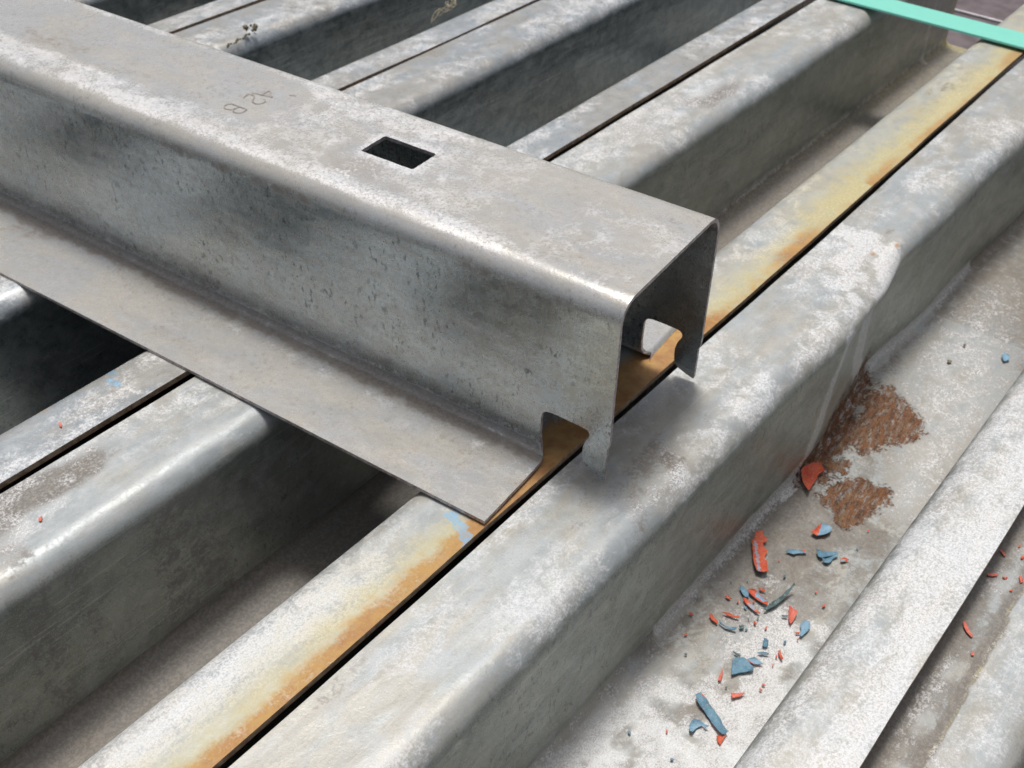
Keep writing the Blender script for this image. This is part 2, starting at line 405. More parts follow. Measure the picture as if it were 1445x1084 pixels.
def section_masks(kind, y0):
    def f(s, u, v, h):
        x = v; y = y0 - u
        n = len(s); A = np.zeros((n, 3)); B = np.zeros((n, 3))
        left = (u < LIP + .01) & (h > -.05); right = (u > LIP + OPEN - .005) & (h > -.05)
        floor = h < -DEP + .02; wall = (u < LIP + .02) & (h <= -.02)
        e = WT - u                                   # distance from the right lip's cut edge
        big = fnoise(x, y, 3.0, 5 + int(y0 * 10)); mid = fnoise(x, y, 14.0, 9 + int(y0 * 10))
        topf = sstep(-.030, -.012, h)
        B[:, 1] += topf * (.04 + .52 * sstep(.40, .72, fnoise(x, y * 2.2, 6.0, 31 + int(y0 * 7))))
        B[:, 0] *= .6
        B[:, 0] += .50 * sstep(.55, .75, fnoise(x, y * 2, 6.0, 61 + int(y0 * 7))) * (h > -.05)
        B[:, 0] += .75 * floor * sstep(.35, .6, big)
        if kind == 'N':       # rust stained right lip
            prox = 1 - sstep(.0, .045 + .035 * big, e)
            wob = fnoise(x, x * 0, 9.0, 3)
            A[:, 1] = right * (1 - sstep(.000 + .016 * wob, .012 + .044 * wob, e)) * (.02 + 1.25 * fnoise(x, x * 0 + 3, 7., 8))
            A[:, 0] = right * (.30 + .10 * (x > 1.1) + .70 * (1 - sstep(.0, .085, e)) - .22 * sstep(.5, .75, big))
            A[:, 0] *= np.where(x < .95, .75 + .25 * sstep(.3, .8, x) , 1.0)
            un = sstep(.70, .84, x) * (1 - sstep(1.20, 1.32, x))       # deep orange under the crossing beam's mouth
            A[:, 1] += right * un * (1 - sstep(.03, .085, e)) * .9
            un2 = sstep(.69, .74, x) * (1 - sstep(1.05, 1.22, x)) * right
            A[:, 0] *= 1 - .5 * un2; B[:, 0] += .85 * un2 * sstep(.010, .060, e + .012 * (mid - .5))  # brown stain and the crossing beam's shade, painted together
            A[:, 1] += .75 * un2 * (1 - sstep(.015, .055, e + .03 * (mid - .5)))
            A[:, 1] *= 1 - .8 * ((x > 1.72) & (x < 1.80)) * sstep(.0, .03, .05 - e)
            B[:, 1] *= np.where(right, .8, 1); B[:, 0] *= np.where(right, .5, 1)
            B[:, 1] += right * .75 * (1 - sstep(.35, .75, x)) * sstep(.03, .07, e)
            d = pdist(x, y, [(.705, .640), (.700, .618), (.684, .592)])
            B[:, 2] += right * (1 - sstep(.004, .010, d))
            d = pdist(x, y, [(.395, .715), (.45, .716), (.50, .7145)])
            B[:, 2] += .6 * (1 - sstep(.002, .006, d))
            sm = np.exp(-(((x - 2.27) / .10) ** 2 + ((y - .655) / .028) ** 2))
            B[:, 0] += sm * 1.1 * sstep(.35, .6, fnoise(x * .6 + y, y * 3 - x, 30, 4))
            B[:, 0] += floor * 1.3
            A[:, 0] += floor * .25 * sstep(1.5, 3.0, x)
            A[:, 0] += .16 * (wall & (x > 1.3))
            A[:, 0] += .35 * (x > 3.15) * (h < -.02)
            B[:, 1] += .7 * (1 - sstep(.003, .008, abs(h + DEP - .016 - .0))) * (u < LIP + .01) * (x > 1.6)
            B[:, 1] += .6 * (1 - sstep(.003, .008, abs(x - 3.01))) * wall
            B[:, 0] += left * .9 * np.exp(-(((x - 1.95) / .12) ** 2 + ((y - 1.0) / .03) ** 2))
            B[:, 0] += left * 1.0 * np.exp(-(((x - .42) / .10) ** 2 + ((y - 1.055) / .03) ** 2))
            B[:, 0] += wall * (.45 * sstep(.45, .65, mid) * (x < .8))
        elif kind == 'N1':    # the dented one with the paint chips
            # rust patch in the corner of the floor
            P1 = [(1.33, .462), (1.40, .468), (1.55, .475), (1.69, .480), (1.665, .462), (1.60, .447), (1.555, .432), (1.50, .418), (1.44, .405), (1.37, .420)]
            P2 = [(1.45, .420), (1.60, .432), (1.63, .395), (1.60, .350), (1.555, .315), (1.49, .345), (1.44, .385)]
            P3 = [(1.30, .44), (1.36, .44), (1.40, .41), (1.40, .385), (1.32, .40)]
            P4 = [(1.30, .395), (1.365, .375), (1.395, .315), (1.36, .300), (1.27, .325), (1.285, .36)]
            ws = np.abs(fnoise(x, y, 40, 2) - .5) * .02
            R_ = np.maximum.reduce([blob(x, y, P1, .012), .82 * blob(x, y, P2, .022), .72 * blob(x, y, P3, .018), .80 * blob(x, y, P4, .016)])
            low = h < -DEP + .030
            A[:, 2] = R_ * low * 1.15
            A[:, 2] *= .80 + .55 * sstep(.36, .60, fnoise(x * .6, y * 1.6, 26, 19))
            wl = (u < LIP + .014) * (1 - sstep(.025, .075, h + DEP + .03 * (fnoise(x, h, 18, 6) - .5)))      # rust creeps up the wall foot
            A[:, 2] = np.maximum(A[:, 2], wl * .85 * sstep(1.36, 1.44, x) * (1 - sstep(1.60, 1.67, x)))
            halo = np.maximum(blob(x, y, P2, .05), blob(x, y, P4, .04))
            A[:, 0] += .25 * halo * low
            B[:, 0] *= ~floor
            B[:, 0] += floor * (.52 + .32 * sstep(.45, .62, big) * (x < 1.3) + .2 * (x > 1.9))
            wp = [(.55, .36), (.62, .43), (.80, .415), (.93, .345), (1.10, .335), (1.13, .27), (1.02, .25), (.90, .24), (.70, .22), (.55, .22)]
            B[:, 1] += floor * blob(x, y, wp, .06) * (.10 + 1.5 * sstep(.43, .57, .5 * fnoise(x, y, 9, 71) + .5 * fnoise(x, y, 30, 77)))
            B[:, 1] += floor * .55 * blob(x, y, [(1.35, .30), (1.8, .40), (2.1, .36), (1.7, .25), (1.35, .24)], .05)
            # scoured patch on the dented shoulder
            sc = blob(x, y, [(1.575, .580), (1.66, .560), (1.66, .465), (1.60, .440), (1.46, .438), (1.42, .470), (1.53, .520)], .022) * (h > -.04)
            B[:, 1] += sc * (.35 + 1.3 * sstep(.42, .62, fnoise(x, y, 38, 17)))
            B[:, 0] += sc * .35 * sstep(.5, .65, fnoise(x, y, 24, 47))
            for (cx_, cy_, rr) in ((1.655, .470, .007), (1.50, .505, .004), (1.61, .50, .006), (1.60, .535, .004)):
                A[:, 1] += .95 * np.exp(-((x - cx_) ** 2 + (y - cy_) ** 2) / rr ** 2) * (h > -.03)
            st = np.exp(-(((x - 1.10) / .22) ** 2 + ((y - .47) / .022) ** 2)) * (h > -.03)
            B[:, 1] += .9 * st * sstep(.45, .6, fnoise(x, y * 1.5, 30, 27))
            B[:, 0] += .7 * np.exp(-(((x - 1.00) / .10) ** 2 + ((y - .485) / .02) ** 2)) * (h > -.03) * sstep(.4, .6, fnoise(x, y, 30, 7))
            # light on the creases of the buckled wall, painted as pale lines
            X2 = x; H2 = h
            onw = (u < LIP + .012) & (h < -.015)
            for pl, w_ in (([(1.27, -.262), (1.335, -.241), (1.353, -.181), (1.372, -.10), (1.40, -.03)], .016),
                           ([(1.60, -.25), (1.54, -.164), (1.523, -.095), (1.53, -.02)], .020)):
                B[:, 1] += onw * 1.7 * (1 - sstep(w_ * .4, w_ * 1.6, pdist(X2, H2, pl)))
            B[:, 1] += 1.3 * (1 - sstep(.004, .016, abs(h + DEP - .014))) * (u < LIP + .014) * (x > .9) * (x < 2.1)
            A[:, 1] += .10 * np.exp(-(((x - 1.21) / .05) ** 2 + ((h + .20) / .03) ** 2)) * onw  # red chip's reflection on the wall, painted as a faint orange spot
            # the right lip: pale streaks along it
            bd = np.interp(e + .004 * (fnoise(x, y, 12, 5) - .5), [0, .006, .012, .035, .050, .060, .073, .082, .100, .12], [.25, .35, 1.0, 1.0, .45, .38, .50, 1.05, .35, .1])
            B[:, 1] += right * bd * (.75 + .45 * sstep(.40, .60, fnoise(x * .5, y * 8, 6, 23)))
            B[:, 0] *= np.where(right, .25, 1)
        elif kind == 'N2':    # lower lip at the bottom right corner
            yy = y + .013 * (fnoise(x, x * 0, 22, 5) - .5) + .007 * (fnoise(x, x * 0, 60, 15) - .5)
            edge = .053
            B[:, 0] = (h > -.05) * (.40 * sstep(edge - .003, edge + .0005, yy) + .9 * np.exp(-((yy - edge - .004) / .006) ** 2)
                                    + .55 * np.exp(-((y - .098) / .014) ** 2))
            B[:, 0] += .9 * sstep(.0, .02, -.010 - y + 0.02 * (big - .5)) * (h > -.08)
            B[:, 1] = .5 * np.exp(-((y - .082) / .010) ** 2) * sstep(.45, .6, mid) + .25 * (yy < edge) * (y > -.01) * (h > -.02)
            A[:, 0] += .5 * np.exp(-((yy - edge - .0005) / .0018) ** 2)
            B[:, 0] += .30 * (h > -.05) * sstep(.42, .62, fnoise(x, y, 26, 12))
        elif kind == 'B':     # second pair from the left: crayon marks
            pass
        if kind == 'P':
            d = pdist(x, y, [(.607, 1.198), (.600, 1.172), (.589, 1.150)])
            B[:, 2] += (1 - sstep(.003, .009, d)) * .9
            d = np.hypot((x - .548), (y - 1.205)); B[:, 2] += .45 * (1 - sstep(.002, .010, d))
            d = np.hypot((x - .503), (y - 1.182)); A[:, 1] += .5 * (1 - sstep(.003, .012, d))
        O = np.maximum(topf, floor * 1.0) * 1.0
        return np.column_stack([np.clip(A, 0, 1.3), O]), np.clip(B, 0, 1.8)
    return f

def section_deform(kind, y0):
    def f(u, v, h):
        x = v; n = len(u); D = np.zeros((n, 3))
        D[:, 2] += .0016 * (fnoise(x, u * 3, 3.0, 80 + int(y0 * 9), 2) - .5)
        D[:, 1] += .0040 * (fnoise(x, h * 4, 2.6, 90 + int(y0 * 9), 2) - .5)
        tipz = h > -.02
        D[:, 1] += tipz * (u < .01) * .0060 * (fnoise(x, x * 0, 2.2, 33 + int(y0 * 9), 4) - .55)
        D[:, 1] += tipz * (u > WT - .01) * .0060 * (fnoise(x, x * 0, 2.2, 53 + int(y0 * 9), 4) - .45)
        if kind == 'N1':
            sh = sstep(.06, .15, u) * (1 - sstep(.20, .34, u))
            # shoulder knocked in past x=1.6, pushed out just before it (local y; +y = away from the channel)
            g1 = sstep(1.54, 1.66, x) * (1 - sstep(2.05, 2.4, x))
            D[:, 1] += sh * .016 * g1
            g2 = np.exp(-((x - 1.40) / .11) ** 2)
            D[:, 1] -= sh * .010 * g2 * (1 - sstep(-.22, -.05, h) * .0)
            # fold: slanting panel between the two creases
            xc = np.interp(-h, [0, .05, .12, .2, .27], [1.385, 1.375, 1.362, 1.345, 1.29])
            xd = np.interp(-h, [0, .05, .12, .2, .27], [1.56, 1.515, 1.525, 1.56, 1.62])
            tt = np.clip((x - xc) / (xd - xc), 0, 1)
            onw = sstep(.01, .05, -h) * (1 - sstep(.245, .262, -h) * .3) * sh
            D[:, 1] += onw * .018 * np.where((x > xc) & (x < xd), np.sin(tt * math.pi * .5) , np.where(x >= xd, 1 - sstep(0, .30, x - xd), 0))
            # small dip on the shoulder
            b = np.exp(-(((x - 1.56) / .09) ** 2 + ((u - .115) / .045) ** 2))
            D[:, 2] -= .013 * b
            b = np.exp(-(((x - 1.665) / .016) ** 2 + ((u - .117) / .012) ** 2))
            D[:, 2] += .004 * b
            D[:, 2] += .010 * np.exp(-(((x - 1.5) / .13) ** 2)) * (h < -.24) * sstep(.1, .2, u) * (1 - sstep(.17, .25, u))
        # local frame of the part: (u, v, h) -> world y is -u, so flip the sign for u
        E = np.zeros((n, 3)); E[:, 0] = -D[:, 1]; E[:, 2] = D[:, 2]
        return E
    return f

def lower_section(y0, z0, kind, label, x0=-1.1, x1=3.18, step=.02, ssub=.014, lipend=.08, lip2=LIP2):
    global WT
    WT = LIP + OPEN + lip2
    PROF = Profile([(0, 0), (LIP, 0), (LIP, -DEP), (LIP + OPEN, -DEP), (LIP + OPEN, 0), (WT, 0)], [.036, .016, .016, .042 if kind == 'N1' else .030])
    root = empty("steel_channel", (0, y0 * S, z0 * S))
    tag(root, label, 'steel channel', 'galvanised channels lying side by side')
    xs = np.concatenate([np.arange(x0, .15, .06), np.arange(.15, 2.4, step), np.arange(2.4, x1 - .001, step * 2)]); xs = np.append(xs, x1)
    xl = x1 - lipend; xs = np.unique(np.append(xs, xl))
    ss = []
    for a, b in zip(PROF.knots[:-1], PROF.knots[1:]):
        u0, h0, _, _ = PROF.at(a); u1, h1, _, _ = PROF.at(b)
        arc = abs(h1 - h0) > 1e-6 and abs(u1 - u0) > 1e-6
        sub = .006 if arc else ssub
        if kind not in ('N', 'N1', 'N2', 'P') and not arc: sub = .03
        k = max(1, int(math.ceil((b - a) / sub)))
        ss += list(np.linspace(a, b, k + 1)[:-1])
    ss.append(PROF.len)
    k = PROF.knots
    c1 = k[1] - .012; c2 = k[4] + .02; c3 = k[5] - .02; c4 = k[8] + .012
    ss = np.unique(np.round(np.array(ss + [c1, c2, c3, c4]), 6))
    NS, NX = len(ss), len(xs)
    sv = np.stack([np.repeat(ss, NX), np.tile(xs, NS)], 1)
    I, J = np.meshgrid(np.arange(NS - 1), np.arange(NX - 1), indexing='ij')
    a = (I * NX + J).ravel()
    q = np.stack([a, a + 1, a + NX + 1, a + NX], 1)
    # the lips stop short of the web's end
    cs = sv[q, 0].mean(1); cx = sv[q, 1].mean(1)
    keep = ~(((cs < k[1] + .02) | (cs > k[8] - .02)) & (cx > xl))
    q = q[keep]
    mf = section_masks(kind, y0)
    def place(V):      # (u, x, h) -> local (x, -u, h)
        return np.stack([V[:, 1], -V[:, 0], V[:, 2]], 1)
    # normal: left of travel in (u,h) is up for +u travel on the lips
    sheet_parts(PROF, sv, q, TH, place, np.array([c1, c2, c3, c4]), ["lip", "web", "base", "web", "lip"], root,
                [M['galv_shade_blue' if kind in ('P', 'Q') else 'galv'], M['cut']], mf, section_deform(kind, y0))
    return root

lower_section(.112, -.055, 'N2', "lowest galvanised channel in the bottom right corner, brown stained with a wavy tide mark", step=.012, ssub=.004)
lower_section(.5845, -.004, 'N1', "dented galvanised channel with a rust patch and paint chips in its trough", step=.0055, ssub=.0055, lip2=.105)
lower_section(1.0885, 0.0, 'N', "galvanised channel with yellow and orange rust along its right lip", step=.008, ssub=.006, lip2=.1155)
lower_section(1.581, .003, 'P', "galvanised channel behind the rusty edged one, blue crayon mark on its right lip", step=.012, ssub=.008, lip2=.099)
lower_section(2.070, 0.0, 'Q', lip2=.093, label= "galvanised channel with a crumb of dirt on its left lip, seen above the crossing beam")
lower_section(2.557, 0.0, 'Q', lip2=.093, label= "galvanised channel at the top left edge of the photo, only its right lip showing")
lower_section(3.046, 0.0, 'Q', lip2=.093, label= "farthest galvanised channel behind the crossing beam")

# ------------------------------------------------------------------ crossing hat section beam
ANG = math.radians(4.889)
Ux, Uy = math.cos(ANG), math.sin(ANG)
UO, VO = 1.04, .45
troot = empty("hat_section_beam", ((UO * Ux - VO * Uy) * S, (UO * Uy + VO * Ux) * S, 0.0), ANG)
tag(troot, "upturned galvanised hat section beam laid across the channels, square hole in its top and hooked end tabs", 'steel beam')
TT = .0052; HT = .275; FZ = TT + .0035
UL0, UW0, UW1, UL1 = .766 - UO, .9125 - UO, 1.1665 - UO, 1.313 - UO
HP = Profile([(UL0, FZ), (UW0, FZ), (UW0, HT), (UW1, HT), (UW1, FZ), (UL1, FZ)], [.012, .030, .030, .012])
HK = HP.knots
def s_of_h(h):       # on the near web
    return HK[2] + (h - (FZ + .012))
LEN = 2.3
def end_outline():
    """end cut of one half, from the flange edge to the crown middle, as (s, v)"""
    o = [(0.0, .0825), (HK[1] - .030, .0825), (HK[1] - .006, .0835), (HK[1] + .003, .0870), (HK[1] + .011, .0940), (HK[2] - .001, .0975), (s_of_h(.030), .0985), (s_of_h(.045), .0985), (s_of_h(.064), .0980),
         (s_of_h(.0715), .0960), (s_of_h(.0755), .0915), (s_of_h(.077), .0850), (s_of_h(.0775), .070), (s_of_h(.077), .040), (s_of_h(.0765), .0325), (s_of_h(.074), .0285),
         (s_of_h(.070), .0268), (s_of_h(.065), .0275), (s_of_h(.060), .0305), (s_of_h(.054), .0330), (s_of_h(.044), .0350), (s_of_h(.034), .0350), (s_of_h(.025), .0340),
         (s_of_h(.019), .0318), (s_of_h(.0138), .027), (s_of_h(.0085), .0145), (s_of_h(.0052), .0035), (s_of_h(.0060), .0008),
         (s_of_h(.058), .0008), (s_of_h(.064), -.0015), (s_of_h(.075), -.0020), (s_of_h(.14), -.0010), (HK[3], 0.0)]
    return o
E1 = end_outline(); Ltot = HP.len
def dens(pts, mx):
    r = []
    for a, b in zip(pts[:-1], pts[1:]):
        n = max(1, int(math.hypot(b[0] - a[0], b[1] - a[1]) / mx)); r += [(a[0] + (b[0] - a[0]) * i / n, a[1] + (b[1] - a[1]) * i / n) for i in range(n)]
    r.append(pts[-1]); return r
front = E1 + [(Ltot - s, v - .011 if v > .06 else v) for s, v in reversed(E1)]
outline = dens(front + [(Ltot, LEN), (0, LEN), front[0]], .012)[:-1]
def s_of_u(u): return HK[4] + (u - (UW0 + .030))
hole = []
hs0, hs1 = s_of_u(1.021 - UO), s_of_u(1.0735 - UO); hv0, hv1 = .828 - VO, .9165 - VO
rc = .0035
for cx_, cy_, a0 in ((hs1 - rc, hv1 - rc, 0), (hs0 + rc, hv1 - rc, 90), (hs0 + rc, hv0 + rc, 180), (hs1 - rc, hv0 + rc, 270)):
    for a_ in (0, 30, 60, 90):
        aa = math.radians(a0 + a_); hole.append((cx_ + rc * math.cos(aa), cy_ + rc * math.sin(aa)))
hole = dens(hole + [hole[0]], .005)[:-1]
hj = [(a + .0006 * (random.random() - .5), b + .0006 * (random.random() - .5)) for a, b in hole]
hole = hj
cutS = [HK[1] - .010, HK[4] + .004, Ltot - HK[4] - .004, Ltot - HK[1] + .010]
vs = np.concatenate([np.arange(.006, .16, .006), np.arange(.16, 1.5, .0095), np.arange(1.5, LEN - .01, .03)])
sset = []
for a, b in zip(HK[:-1], HK[1:]):
    u0, h0, _, _ = HP.at(a); u1, h1, _, _ = HP.at(b)
    arc = abs(h1 - h0) > 1e-6 and abs(u1 - u0) > 1e-6
    sset += list(np.linspace(a, b, max(1, int(math.ceil((b - a) / (.0042 if arc else .009)))) + 1)[:-1])
sset = np.unique(np.round(np.array(sset[1:] + cutS), 5))
sset = sset[(sset > .003) & (sset < Ltot - .003)]
GS, GV = np.meshgrid(sset, vs, indexing='ij'); gs, gv = GS.ravel(), GV.ravel()
okm = inpoly(gs, gv, outline) & ~inpoly(gs, gv, hole)
okm &= (pdist(gs, gv, [p for p in outline if p[1] < .25] , False) > .0025) & (pdist(gs, gv, hole, True) > .0025)
pts = outline + hole; no = len(outline)
edges = [(i, (i + 1) % no) for i in range(no)] + [(no + i, no + (i + 1) % len(hole)) for i in range(len(hole))]
pts = pts + list(zip(gs[okm].tolist(), gv[okm].tolist()))
r_ = delaunay_2d_cdt([Vector(p) for p in pts], edges, [], 0, 1e-7)
pv = np.array([tuple(v) for v in r_[0]]); tr = np.array([f for f in r_[2]])
cc = pv[tr].mean(1); kk = inpoly(cc[:, 0], cc[:, 1], outline) & ~inpoly(cc[:, 0], cc[:, 1], hole); tr = tr[kk]
# consistent winding: counter clockwise in (s, v) -> faces outward with swapped axes handled below
ar = (pv[tr[:, 1], 0] - pv[tr[:, 0], 0]) * (pv[tr[:, 2], 1] - pv[tr[:, 0], 1]) - (pv[tr[:, 1], 1] - pv[tr[:, 0], 1]) * (pv[tr[:, 2], 0] - pv[tr[:, 0], 0])
tr[ar < 0] = tr[ar < 0][:, ::-1]

def top_masks(s, u, v, h):
    n = len(s); A = np.zeros((n, 3)); B = np.zeros((n, 3)); uu = u + UO; vv = v + VO
    crown = h > HT - .004; nearsh = (uu < .95) & (h > HT - .06)
    # clean tan patch with the writing; powdery white round it and towards the hole
    tan = blob(uu, vv, [(.985, 2.9), (.985, 1.30), (.992, 1.14), (.996, 1.085), (1.02, 1.094), (1.042, 1.084), (1.072, 1.076), (1.102, 1.0755), (1.13, 1.10), (1.137, 1.19), (1.135, 1.6), (1.14, 2.9)], .006)
    pw = fnoise(uu * 1.6, vv, 9, 44)
    w_ = crown * (1 - tan) * (.25 + .55 * sstep(.4, .6, pw)) * sstep(.60, .78, vv)
    w_ += .35 * crown * (1 - sstep(.6, .8, vv)) * sstep(.4, .7, pw)
    B[:, 1] = w_
    B[:, 1] += (1 - sstep(.0, .022, abs(uu - .944))) * (h > HT - .02) * .7 * sstep(.3, .55, fnoise(uu, vv, 12, 3)) * sstep(.5, .7, vv)
    br = blob(uu, vv, [(1.033, 1.62), (1.046, 1.456), (1.017, 1.45), (.992, 1.47), (.990, 1.60)], .010) + blob(uu, vv, [(.995, 1.46), (1.0132, 1.40), (1.021, 1.302), (1.007, 1.307), (.988, 1.38)], .010)
    B[:, 0] += .42 * br * crown
    A[:, 0] += tan * crown * .0
    B[:, 0] += .55 * crown * (1 - tan) * sstep(.52, .70, fnoise(uu * 1.5, vv, 7, 14)) * (vv > .6)
    B[:, 0] += .55 * (1 - sstep(.002, .012, abs(h - (HT - .026)))) * (uu < .95) * sstep(.42, .6, fnoise(vv, vv * 0, 6, 14))
    B[:, 0] += crown * .25 * sstep(1.5, 2.0, vv)
    # rusty hole rim
    dh = pdist(s, v, hole, True)
    A[:, 2] += .55 * (1 - sstep(.0, .004, dh)) * sstep(.5, .6, fnoise(uu, vv, 60, 4)) * (uu > 1.03)
    B[:, 1] += .8 * (1 - sstep(.0, .016, dh))
    # browner towards the foot of the near web; patchy dirt on the flange
    fl = (uu < .912) & (h < FZ + .02)
    B[:, 0] += fl * .75 * sstep(.872, .895, uu + .012 * (fnoise(vv, vv * 0, 8, 5) - .5))
    B[:, 0] += fl * (.12 + .35 * sstep(.5, .68, fnoise(uu * 2, vv, 9, 54)))
    B[:, 1] += fl * .9 * np.exp(-((uu - .868 - .004 * fnoise(vv, vv * 0, 20, 5)) / .004) ** 2) * sstep(.45, .6, fnoise(uu, vv, 50, 5)) * (vv < 1.2)  # sun glints along the brown band's border, painted as white specks
    web = (uu < .93) & (h > .02) & (h < HT - .03)
    A[:, 0] += web * .32 * np.exp(-(((vv - .49) / .06) ** 2 + ((h - .16) / .07) ** 2))
    B[:, 1] += web * .28 * (1 - sstep(.001, .004, abs(h - FZ - .013)))
    O = np.maximum(sstep(HT - .030, HT - .008, h), fl * sstep(0, .006, .905 - uu) * 1.0) * (1 + 0 * uu)
    O = np.maximum(O, (h < .02) * (uu > 1.1))
    return np.column_stack([np.clip(A, 0, 1.2), O]), np.clip(B, 0, 1.2)
def tab_remap(s, v, u, h, nu, nh):
    """the hooked tabs hang straight down, they are not turned out like the flanges"""
    for sd in (0, 1):
        q = s if sd == 0 else Ltot - s
        k = (v < .075) & (q < HK[2] + 1e-6)
        h = np.where(k, FZ + .012 - (HK[2] - q), h); u = np.where(k, UW0 if sd == 0 else UW1, u)
        nu = np.where(k, -1.0 if sd == 0 else 1.0, nu); nh = np.where(k, 0.0, nh)
    return u, h, nu, nh
def top_deform(u, v, h):
    D = np.zeros((len(u), 3))
    web = sstep(.02, .1, h) * (1 - sstep(HT - .06, HT - .01, h))
    D[:, 0] += web * .0050 * (fnoise(v, h, 4.0, 6, 2) - .5) * np.where(u < 0, 1, 1)
    D[:, 2] += (h > HT - .01) * .0014 * (fnoise(v, u, 5, 9, 2) - .5)
    D[:, 2] += (h < .02) * .0012 * (fnoise(v, u * 4, 6, 19, 2) - .5)
    return D
# travelling +u along the flange with the web turning up: left normal is outward (up) on the flange and crown
tp = sheet_parts(HP, pv, tr[:, ::-1] * 1, TT, None, np.array(cutS), ["flange", "web", "crown", "web", "flange"], troot,
                 [M['galv_top'], M['cut_grey']], top_masks, top_deform, remap=tab_remap)
crown = tp[2]

# writing etched on the crown
def ribbon(polys, w, z):
    V = []; F = []
    for pl in polys:
        P = np.array(pl); n = len(P); T = np.zeros_like(P)
        T[1:-1] = P[2:] - P[:-2]; T[0] = P[1] - P[0]; T[-1] = P[-1] - P[-2]
        T /= np.linalg.norm(T, axis=1)[:, None] + 1e-9; Nn = np.stack([-T[:, 1], T[:, 0]], 1)
        b = len(V)
        for i in range(n):
            for sg in (-1, 1): V.append((P[i, 0] - UO + sg * Nn[i, 0] * w / 2, P[i, 1] - VO + sg * Nn[i, 1] * w / 2, z))
        for i in range(n - 1): F.append((b + 2 * i, b + 2 * i + 1, b + 2 * i + 3, b + 2 * i + 2))
    return V, F
def smooth_pl(p, n=3):
    P = np.array(p, float)
    for _ in range(n):
        Q = [P[0]]
        for a, b in zip(P[:-1], P[1:]): Q += [.75 * a + .25 * b, .25 * a + .75 * b]
        Q.append(P[-1]); P = np.array(Q)
    return P.tolist()
glyph = {
    'character_four': [dens([(1.0640, 1.1580), (1.0704, 1.1239), (1.0848, 1.1420), (1.0655, 1.1412)], .0012)],
    'character_two': [smooth_pl([(1.0436, 1.1555), (1.0590, 1.1600), (1.0585, 1.1450), (1.0430, 1.1390), (1.0400, 1.1240), (1.0540, 1.1200), (1.0600, 1.1300)])],
    'character_b': [[(1.0205, 1.1252), (1.0203, 1.1564)], smooth_pl([(1.0203, 1.1564), (1.0120, 1.1610), (1.0035, 1.1540), (1.0060, 1.1430), (1.0120, 1.1400)]),
                    smooth_pl([(1.0204, 1.1390), (1.0090, 1.1420), (1.0025, 1.1340), (1.0070, 1.1230), (1.0205, 1.1252)])],
    'scribed_dash': [[(1.0905, 1.1085), (1.0945, 1.0985)]],
}
for nm, pl in glyph.items():
    V, F = ribbon(pl, .0017, HT + .0011)
    V = np.array(V); V = V + top_deform(V[:, 0], V[:, 1], V[:, 2])
    mesh(nm, V, F, [M['ink']], parent=crown)

# ------------------------------------------------------------------ turquoise strap
def strap():
    V = []; F = []; ys = np.linspace(-.9, 3.4, 160); n = 0
    prof = [(-.0425, 0), (-.0415, .0042), (-.02, .0046), (.02, .0046), (.0415, .0042), (.0425, 0), (.02, -.0002), (-.02, -.0002)]
    for y in ys:
        dx = .004 * math.sin(y * 1.3 + .4) + .002 * math.sin(y * 4.1)
        xm = 2.6175 - .0005 + dx - .004
        z = .0065 + .002 * math.sin(y * 3.0) ** 2
        for a, b in prof: V.append((xm + a, y, z + b))
    k = len(prof)
    for i in range(len(ys) - 1):
        for j in range(k): F.append((i * k + j, i * k + (j + 1) % k, (i + 1) * k + (j + 1) % k, (i + 1) * k + j))
    F.append(tuple(range(k))[::-1]); F.append(tuple((len(ys) - 1) * k + j for j in range(k)))
    o = mesh("strapping_band", V, F, [M['strap']], smooth=False)
    o.data.flip_normals()
    tag(o, "turquoise plastic strapping band stretched across the channels at top right", 'strap')
strap()

